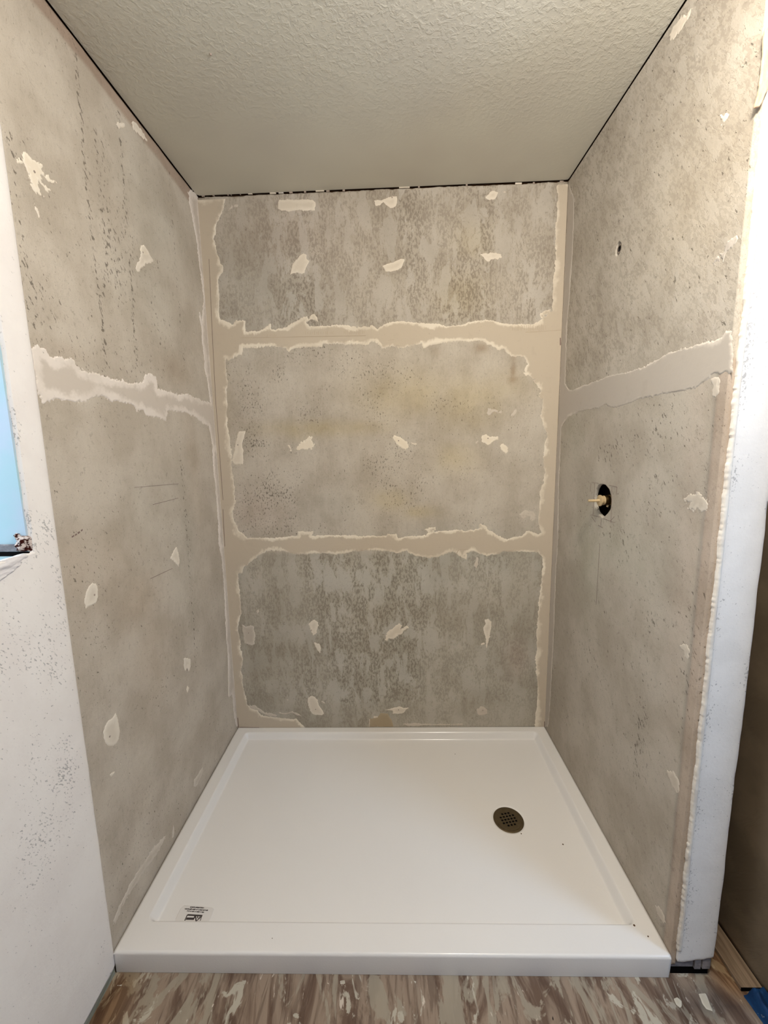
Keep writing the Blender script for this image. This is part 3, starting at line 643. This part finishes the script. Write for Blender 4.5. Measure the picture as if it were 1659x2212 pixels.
# screw dimples in the patches
def dimple(par, wall, u, v, r=.0028):
    ax, val = {'B': (1, 0), 'L': (0, 0), 'R': (0, W)}[wall]; p_ = at(u, v, ax, val)
    n_ = {'B': (0, -1, 0), 'L': (1, 0, 0), 'R': (-1, 0, 0)}[wall]
    lathe('screw_head', [(.0002, r), (.0019, r), (.0021, r*.7)], p_, n_, M_strip, par, 12, False)
for u, v in [(847,427),(673,1361),(866,1358),(861,1533),(1043,1534),(1054,947),(682,1532),(537,1367),(514,961),(861,952),(857,939),(859,956)][:10]: dimple(wall_back, 'B', u, v)
# scraps of old texture left in the gap under the ceiling
for (u0, u1, vv) in [(436,442,423.5),(459,463,421.5),(491,494,420),(498,500,420),(518,520,419),(536,545,418.5),(583,596,417.5),(625,632,416.5),(657,661,415.2),(682,700,412.5),(862,885,405),(705,712,413.5),(903,907,404.5),(1006,1010,400.5),(1113,1127,397),(1151,1155,396),(1209,1217,393),(740,745,412)]:
    a_, b_ = at(u0, vv, 1, 0), at(u1, vv, 1, 0); zc = CEIL(a_[0])
    o = boxmesh('plaster_scrap', (a_[0], -.0016, min(a_[2], zc)-.0022), (b_[0], .004, min(a_[2]+.0035, zc)), M_cream if (u1-u0) > 8 else M_strip, wall_back)
    o.data.attributes.new('edge', 'FLOAT', 'POINT')

# trowel comb ridges and tape creases in the back wall joints, their shade painted darker tan
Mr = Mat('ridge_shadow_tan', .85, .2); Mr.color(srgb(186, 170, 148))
rg2 = random.Random(9); segs = []
for (u0, u1, v0, v1, stp) in [(578, 600, 720, 728, 5), (660, 722, 714, 724, 4.6), (744, 788, 712, 724, 3.4), (1106, 1180, 701, 716, 3.6), (690, 812, 1183, 1189, 9)]:
    u = u0
    while u < u1:
        k_ = rg2.uniform(.3, 1); segs.append(((u, v0+(1-k_)*5), (u+rg2.uniform(-.4, .4), v0+(v1-v0)*(.6+.4*k_)), rg2.uniform(.0008, .0018))); u += stp*rg2.uniform(.7, 1.3)
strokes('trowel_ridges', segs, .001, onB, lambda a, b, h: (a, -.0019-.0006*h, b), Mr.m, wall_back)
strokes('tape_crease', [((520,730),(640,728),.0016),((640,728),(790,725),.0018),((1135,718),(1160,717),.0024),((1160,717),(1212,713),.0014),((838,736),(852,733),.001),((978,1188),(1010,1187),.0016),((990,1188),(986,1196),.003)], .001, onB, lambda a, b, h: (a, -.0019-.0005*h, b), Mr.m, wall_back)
strokes('corner_shadow_line', [((452,560),(458,700),.0014),((458,700),(466,860),.0014),((466,860),(482,1080),.0016),((482,1100),(486,1180),.002),((1210,730),(1210,746),.004),((1176,1558),(1176,1571),.004),((514,1550),(516,1571),.003),((518,1570),(560,1571),.0016)], .001, onB, lambda a, b, h: (min(max(a, .0012), W-.0012), -.0019-.0005*h, b), M_pencil, wall_back)  # shadow and crack lines of the corners, painted as dark strokes

# left wall compound
LB = [(62,752),(73,747),(81,739),(88,748),(98,752),(111,771),(125,769),(145,775),(159,774),(163,786),(172,796),(195,801),(216,810),(250,819),(287,828),(300,826),(308,822),(314,806),(325,808),(337,816),(341,832),(341,839),(365,846),(385,852),(400,849),(415,856),(430,862),(445,867),(454,869),(451,845),(447,820),(442,795),(440,765),(436,735),(435,710),(430,685),(431,672),(436,690),(440,640),(434,600),(429,560),(424,520),(415,470),(409,440),(406,415),(412,408),(418,414),(428,424),(440,580),(451,720),(463,880),(480,1100),(498,1330),(510,1490),(516,1571),(510,1571),(505,1540),(502,1500),(494,1504),(493,1470),(492,1418),(489,1380),(486,1320),(483,1254),(478,1200),(472,1176),(471,1130),(469,1102),(465,1050),(461,1017),(459,970),(455,940),(451,922),(440,916),(432,908),(419,899),(402,893),(380,888),(364,884),(360,896),(358,909),(342,904),(321,899),(305,886),(294,890),(292,880),(283,872),(260,868),(236,866),(222,856),(199,859),(190,868),(162,866),(140,866),(121,862),(108,864),(94,869),(84,852),(78,838)]
comp('joint_compound', 'L', onL(LB), M_bandL, .0046, .0018, .0020, wall_left, aniso=1, seed=31)
lp = [([(49,327),(62,334),(80,346),(90,356),(90,366),(98,378),(110,388),(118,392),(104,394),(92,384),(88,392),(103,408),(97,406),(84,392),(84,404),(91,424),(86,426),(76,414),(70,402),(66,388),(58,372),(52,356),(40,352),(48,344)], M_white, .0045),
 ([(70,432),(76,440),(84,456),(90,474),(84,470),(76,456)], M_cream, .003), ([(249,267),(256,264),(268,265),(272,270),(268,278),(256,278)], M_cream, .002),
 ([(285,261),(293,265),(303,276),(313,292),(317,303),(308,300),(296,286),(286,275)], M_cream, .003),
 ([(304,530),(310,528),(318,538),(326,552),(333,564),(325,568),(314,571),(306,580),(297,589),(293,580),(296,570),(303,553)], M_cream, .0024),
 ([(304,530),(310,528),(314,533),(322,545),(322,553),(312,555),(306,548),(302,540)], M_white, .0006),
 ([(368,1204),(373,1192),(381,1180),(386,1194),(388,1210),(386,1225),(379,1216),(371,1210),(366,1206)], M_cream, .0022),
 ([(182,1298),(185,1280),(191,1266),(199,1257),(210,1263),(213,1274),(212,1292),(208,1305),(199,1309),(190,1312),(184,1318)], M_cream, .0014),
 ([(250,1538),(255,1550),(256,1558),(259,1579),(257,1595),(252,1606),(243,1613),(233,1611),(226,1602),(222,1583),(226,1568),(233,1557),(243,1550)], M_cream, .0012),
 ([(397,1422),(404,1421),(412,1422),(412,1440),(408,1452),(404,1443),(400,1450),(397,1440)], M_cream, .0014), ([(405,1480),(409,1486),(405,1497),(402,1490)], M_cream, .0004),
 ([(236,1674),(241,1668),(249,1665),(246,1673),(240,1679)], M_cream, .0008), ([(257,1653),(261,1647),(263,1644),(261,1652)], M_cream, .0004),
 ([(418,1700),(419,1684),(427,1672),(438,1656),(438,1666),(432,1684),(424,1700)], M_faint, .0022),
 ([(243,2000),(246,1985),(255,1960),(270,1930),(290,1896),(310,1862),(330,1832),(345,1815),(358,1804),(352,1822),(338,1846),(318,1876),(300,1902),(280,1932),(262,1962),(250,1995)], M_faint, .004),
 ([(374,1778),(377,1790),(375,1808),(371,1812)], M_faint, .0012), ([(416,717),(422,724),(418,722)], M_cream, .001), ([(492,1418),(496,1440),(497,1504),(493,1503)], M_cream, .001)]
for i, (pp, mm, rg) in enumerate(lp): comp('compound_patch', 'L', onL(pp), mm, rg*1.4, seed=i+53, parent=wall_left, cell=.0018)
for u, v in [(73,371),(308,545),(203,1285),(236,1591),(404,1447)]: dimple(wall_left, 'L', u, v)

# right wall compound
RB = [(1228,392),(1241,430),(1239,500),(1236,560),(1231,640),(1226,690),(1224,740),(1222,800),(1221,828),(1228,841),(1238,843),(1252,835),(1270,830),(1287,822),(1312,812),(1334,808),(1358,803),(1382,794),(1415,778),(1445,762),(1475,753),(1502,745),(1525,738),(1543,735),(1560,725),(1568,712),(1583,712),(1583,805),(1566,806),(1555,812),(1549,806),(1538,809),(1534,817),(1520,826),(1510,836),(1495,841),(1480,843),(1464,848),(1445,850),(1432,852),(1410,857),(1385,861),(1363,870),(1345,876),(1328,881),(1318,880),(1306,873),(1298,880),(1287,883),(1270,886),(1255,889),(1240,896),(1226,902),(1219,912),(1213,922),(1211,950),(1210,1000),(1207,1044),(1207,1100),(1206,1155),(1204,1200),(1201,1234),(1199,1300),(1196,1376),(1192,1460),(1188,1530),(1184,1571),(1176,1571),(1188,1310),(1200,1040),(1212,760)]
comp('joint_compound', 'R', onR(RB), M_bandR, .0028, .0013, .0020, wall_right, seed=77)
rp_ = [([(1445,79),(1452,60),(1462,44),(1478,30),(1495,21),(1490,38),(1476,57),(1464,74),(1456,86),(1448,85)], M_cream, .002),
 ([(1477,1080),(1486,1068),(1500,1064),(1510,1070),(1524,1074),(1530,1090),(1526,1104),(1514,1108),(1505,1100),(1496,1106),(1486,1098),(1490,1086)], M_faint, .004),
 ([(1467,1394),(1474,1390),(1484,1392),(1491,1400),(1490,1420),(1484,1427),(1478,1420),(1476,1408),(1470,1402)], M_faint, .002),
 ([(1446,1664),(1453,1661),(1460,1674),(1468,1688),(1468,1704),(1462,1712),(1452,1700),(1446,1684),(1442,1674)], M_faint, .0025),
 ([(1415,1955),(1424,1958),(1433,1972),(1439,1995),(1434,1998),(1426,1984),(1420,1972)], M_faint, .002),
 ([(1535,818),(1546,812),(1556,812),(1555,832),(1552,850),(1545,858),(1537,855),(1538,840)], M_faint, .0016),
 ([(1555,250),(1568,244),(1578,246),(1570,258),(1560,272),(1556,268)], M_cream, .003),
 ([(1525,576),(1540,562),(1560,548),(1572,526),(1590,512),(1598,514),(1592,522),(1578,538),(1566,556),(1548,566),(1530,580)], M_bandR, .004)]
for i, (pp, mm, rg) in enumerate(rp_): comp('compound_patch', 'R', onR(pp), mm, rg*1.8, .0009, seed=i+93, parent=wall_right, cell=.0018)

# pencil marks round the valve hole and the plumb line below it
strokes('pencil_marks', [((1278,1042),(1293,1044)),((1316,1048),(1333,1052)),((1276,1112),(1295,1117)),((1303,1120),(1328,1129)),((1322,1052),(1320,1130)),((1299,1121),(1298,1136)),
   ((1277,1045),(1275,1062)),((1296,1173),(1288,1306)),((1285,1044),(1281,1112)),((1333,1052),(1332,1068)),((1278,1116),(1286,1128)),((1292,1134),(1302,1140)),((1327,1116),(1318,1126))], .0009, onR, lambda a, b, h: (W-.0006*h, a, b), M_pencil, wall_right)
# scratch marks on the left wall
strokes('scratch_marks', [((155,1160),(160,1157),.003),((162,1156),(166,1154),.003),((168,1152),(172,1149),.004),((175,1147),(178,1144),.003),((330,1090),(385,1076),.0012),((325,1250),(372,1228),.0012),((290,1053),(385,1045),.0009)], .0015, onL, lambda a, b, h: (.0006*h, a, b), M_pencil, wall_left)

# ------------------------------------------------------------ shower base
DRX, DRY = 1.213, -.487
ix0, ix1, iy0, iy1 = .050, W-.048, -.864, -.034
def rr_sdf(X, Y, r=.022):
    cx, cy, hx, hy = (ix0+ix1)/2, (iy0+iy1)/2, (ix1-ix0)/2-r, (iy1-iy0)/2-r
    dx, dy = np.abs(X-cx)-hx, np.abs(Y-cy)-hy
    return r-(np.hypot(np.maximum(dx, 0), np.maximum(dy, 0))+np.minimum(np.maximum(dx, dy), 0))
def sst(t): t = np.clip(t, 0, 1); return t*t*(3-2*t)
def pan_z(X, Y):
    s = rr_sdf(X, Y)
    fl_ = .0435-.006*(1-np.clip(np.hypot(X-DRX, Y-DRY)/1.1, 0, 1))
    # floor falls to the drain in four facets
    z = HB-(HB-fl_)*sst(s/.024)
    dd = np.hypot(X-DRX, Y-DRY)
    z -= .0025*(1-sst((dd-.056)/.006))
    ye = Y+D+.004                      # rounded front nosing
    z = np.where(ye < .008, z-(.008-np.sqrt(np.maximum(0, .008**2-(.008-np.clip(ye, 0, .008))**2))), z)
    return z
base = bpy.data.objects.new('shower_pan', None); scene.collection.objects.link(base); base.location = (0, 0, 0)
tag(base, 'white acrylic shower pan with raised threshold, on the plywood floor between the stripped walls', 'shower pan')
ex0, ex1 = .0035, W-.002
xs = np.unique(np.concatenate([np.linspace(ex0, ex1, 260), np.linspace(ix0-.004, ix0+.05, 26), np.linspace(ix1-.05, ix1+.004, 26), np.linspace(DRX-.07, DRX+.07, 60)]))
ys = np.unique(np.concatenate([np.linspace(-D-.004, -.001, 200), np.linspace(-D-.004, -D+.006, 14), np.linspace(iy0-.004, iy0+.05, 26), np.linspace(iy1-.05, iy1+.004, 26), np.linspace(DRY-.07, DRY+.07, 60)]))
X, Y = np.meshgrid(xs, ys, indexing='ij'); Z = pan_z(X, Y); nx, ny = X.shape
V = np.stack([X.ravel(), Y.ravel(), Z.ravel()], 1).tolist(); F = []
ii = np.arange(nx*ny).reshape(nx, ny)
F = np.stack([ii[:-1, :-1], ii[1:, :-1], ii[1:, 1:], ii[:-1, 1:]], -1).reshape(-1, 4).tolist()
def wallstrip(ids, z=.0008):
    k = len(V)
    for i_ in ids: V.append([V[i_][0], V[i_][1]+(.003 if abs(V[i_][1]+D+.004) < .001 else 0), z])
    for j in range(len(ids)-1): F.append([ids[j+1], ids[j], k+j, k+j+1])
wallstrip(ii[:, 0].tolist()); wallstrip(ii[-1, :].tolist()); wallstrip(ii[::-1, -1].tolist()); wallstrip(ii[0, ::-1].tolist())
F = [f[::-1] if len(f) == 4 and i >= (nx-1)*(ny-1) and False else f for i, f in enumerate(F)]
body = mesh('pan_body', V, F, M_acryl, base, True)
# drain
zd = float(pan_z(np.array([DRX]), np.array([DRY]))[0])
dr = lathe('drain', [(-.004, .056), (.0012, .056), (.0022, .054), (.0022, .047), (.0012, .046)], (DRX, DRY, zd), (0, 0, 1), M_drain, base, 56)
dr['label'] = 'bronze coloured round drain'
lathe('drain_well', [(.0014, .044), (.0016, .044)], (DRX, DRY, zd), (0, 0, 1), M_black, dr, 40)
def gr_field(A, B):
    x, y = A-DRX, B-DRY; r = np.hypot(x, y); th = math.radians(12)
    u = (x*math.cos(th)+y*math.sin(th)); v = (-x*math.sin(th)+y*math.cos(th)); p = .0125
    su = np.abs((u/p+.5) % 1-.5)*p; sv = np.abs((v/p+.5) % 1-.5)*p
    cu = np.round(u/p)*p; cv = np.round(v/p)*p
    hole = np.minimum(.0043-su, .0043-sv)
    hole = np.where(np.hypot(cu, cv) < .0345, hole, -.002)
    return np.minimum(-hole, .047-r)
g = sheet('grate', DRX-.05, DRX+.05, DRY-.05, DRY+.05, .0011, gr_field, lambda a, b, f, h=0: (a, b, a*0+zd+.0042+h), M_drain, dr, skirt=.0024)
# sticker
lz = .0445
LP = onF([(380,1983),(390,1962),(398,1955),(430,1957),(458,1960),(462,1964),(456,1980),(451,1992),(446,2001),(378,1996)], lz)
lab = sheet('product_label', LP[:, 0].min(), LP[:, 0].max(), LP[:, 1].min(), LP[:, 1].max(), .002, lambda A, B: sdf(LP, A, B), lambda a, b, f, h=0: (a, b, pan_z(a, b)+.0004+h), M_label, base, skirt=.0004)
lab['label'] = 'translucent sticker with dark print, upside down'
toL = lambda a, b, h: (a, b, float(pan_z(np.array([a]), np.array([b]))[0])+.0004+.0003*h)
strokes('logo', [((405,1976),(437,1977.8),.0042),((405,1975.5),(399,1988.5),.003),((402.5,1984),(418.5,1984.3),.006),((421,1978),(417.6,1986.5),.003),((422.3,1978),(423.5,1989.5),.0034),((436.5,1978.5),(424,1989.5),.0026),((427,1979),(426.5,1983),.003),((428,1984),(433,1979),.002),((435,1980.5),(432.5,1988.5),.002),((422.5,1978),(418,1986),.002)], .003, lambda P: onF(P, lz), toL, M_ink, lab)
rng = random.Random(5); segs = []
for (u0, v0, u1, v1) in [(411, 1959, 441, 1961), (399, 1963, 449, 1966.2), (404, 1967.4, 441, 1970.4)]:   # three lines of fine print too small to read
    u = u0
    while u < u1:
        st_ = rng.uniform(1.2, 2.6); t = (u-u0)/(u1-u0); v = v0+(v1-v0)*t
        segs.append(((u, v+rng.uniform(-.3, .3)), (min(u+st_, u1), v+rng.uniform(-.3, .5)), rng.uniform(.0016, .0034))); u += st_+rng.choice([.15, .2, .9])
strokes('print_lines', segs, .003, lambda P: onF(P, lz), toL, M_ink, lab)
# grit specks on the pan
for (u, v, r) in [(540,1995,.0018),(1126,1801,.0022),(1216,1824,.0026),(1370,1999,.003),(1400,2023,.002),(983,1629,.0015),(588,2027,.001)]:
    p_ = at(u, v, 2, .05); zz = float(pan_z(np.array([p_[0]]), np.array([p_[1]]))[0]); p_ = at(u, v, 2, zz)
    lathe('grit', [(-.0002, r), (.0012, r*.8), (.002, r*.3)], (p_[0], p_[1], zz), (0, 0, 1), M_wood, body, 7)

# ------------------------------------------------------------ mixing valve in the hole
val = bpy.data.objects.new('shower_valve', None); scene.collection.objects.link(val); val.location = (W, -.43, 1.24)
tag(val, 'brass shower mixing valve with bare stem in oval hole in right wall', 'shower valve')
def vpart(name, prof, x, y, z, axis, mat, par=val, seg=36):
    o = lathe(name, prof, (x-W, y+.43, z-1.24), axis, mat, par, seg); return o
vpart('valve_body', [(0, .0185), (.03, .0185), (.031, .0165), (.048, .0165)], W+.048, -.436, 1.243, (-1, 0, 0), M_brass)
vpart('bonnet', [(0, .0160), (.006, .0160), (.007, .0145), (.014, .0145)], W+.002, -.436, 1.2425, (-1, 0, 0), M_creamp)
b_ = vpart('cartridge_flange', [(0, .0195), (.0035, .0195), (.0042, .0182)], W-.012, -.436, 1.242, (-1, 0, 0), M_creamp)
vpart('stem', [(0, .0052), (.036, .0044), (.038, .0032)], W-.016, -.436, 1.242, (-1, 0, 0), M_creamp)
vpart('body_boss', [(0, .028), (.02, .028)], W+.072, -.436, 1.243, (-1, 0, 0), M_brass)
for s in (1, -1): vpart('inlet_pipe', [(0, .011), (.034, .011), (.035, .0135), (.05, .0135)], W+.062, -.436, 1.243, (0, 0, s), M_brass, seg=20)
vpart('set_screw', [(0, .0035), (.012, .0035)], W+.016, -.436, 1.231, (-.3, 0, -1), M_creamp, seg=10)
# shower arm stub
pipe = bpy.data.objects.new('shower_pipe', None); scene.collection.objects.link(pipe); pipe.location = (W, PH[0], PH[1])
tag(pipe, 'small round metal pipe fitting recessed in the upper right wall', 'pipe fitting')
def ring(name, r0, r1, x0, x1, par, mat):
    V = []; F = []; n_ = 32
    for (x, r) in ((x0, r1), (x1, r1), (x1, r0), (x0, r0)):
        for k in range(n_): a = 2*math.pi*k/n_; V.append((x, r*math.cos(a), r*math.sin(a)))
    for q in range(4):
        for k in range(n_): F.append((q*n_+k, q*n_+(k+1) % n_, ((q+1) % 4)*n_+(k+1) % n_, ((q+1) % 4)*n_+k))
    return mesh(name, V, F, mat, par)
ring('fitting_ring', .0088, .0135, .003, .05, pipe, M_steel)
lathe('fitting_bore', [(0, .009), (.004, .009)], (.03, 0, 0), (1, 0, 0), M_black, pipe, 24)

# ------------------------------------------------------------ things on the floor at far right
bd = boxmesh('wood_board', (1.692, -.962, .0005), (1.747, -.55, .011), None or M_torn, bevel=.001)
Mb = Mat('board_wood', .8, .2); n = Mb.noise(Mb.mapping((60, 5, 30)), 1, 4, .6, .5); Mb.color(Mb.mix(Mb.step(n, .35, .65), srgb(150, 130, 108), srgb(112, 92, 74))); bd.data.materials[0] = Mb.m
boxmesh('cut_end', (1.692, -.9635, .0008), (1.747, -.9615, .0105), M_black, bd)
tag(bd, 'pale wooden board lying along the foot of the brown side wall', 'board')
BL = np.array([(1.690, -.972), (1.744, -.966), (1.7445, -1.062), (1.70, -1.062), (1.694, -1.02)])
bl = sheet('blue_cloth', 1.68, 1.75, -1.07, -.96, .003, lambda A, B: sdf(BL, A, B)+.001*fbm(A, B, 50, 2), lambda a, b, f, h=0: (a, b, .001+.026*sst(f/.010)*(1+.9*fbm(a, b, 38, 3, 4))+h), M_blue, skirt=0)
tag(bl, 'dark blue crumpled cloth with white flecks on the floor at right', 'cloth')

# dried compound drips on the plywood
Mw = compound_mat('drip_white', srgb(196, 190, 176), srgb(180, 172, 156), .002, .01, .3, False)
for i, P in enumerate([[(1454,2156),(1463,2154),(1473,2162),(1474,2174),(1469,2178),(1460,2170)], [(1508,2146),(1524,2144),(1530,2158),(1540,2185),(1525,2180),(1515,2165)],
                       [(252,2126),(257,2128),(263,2126),(264,2130),(254,2131)], [(733,2118),(745,2116),(747,2126),(735,2127)], [(893,2118),(900,2119),(898,2128)]]):
    Q = onF(P); sheet('dried_drip', Q[:, 0].min()-.004, Q[:, 0].max()+.004, Q[:, 1].min()-.004, Q[:, 1].max()+.004, .0016, lambda A, B: sdf(Q, A, B)+.001*fbm(A, B, 120, 3, i),
        lambda a, b, f, h=0: (a, b, -.0003+.0016*np.clip(f/.004, 0, 1)), Mw, floor, attrs={'edge': lambda a, b, f: f})
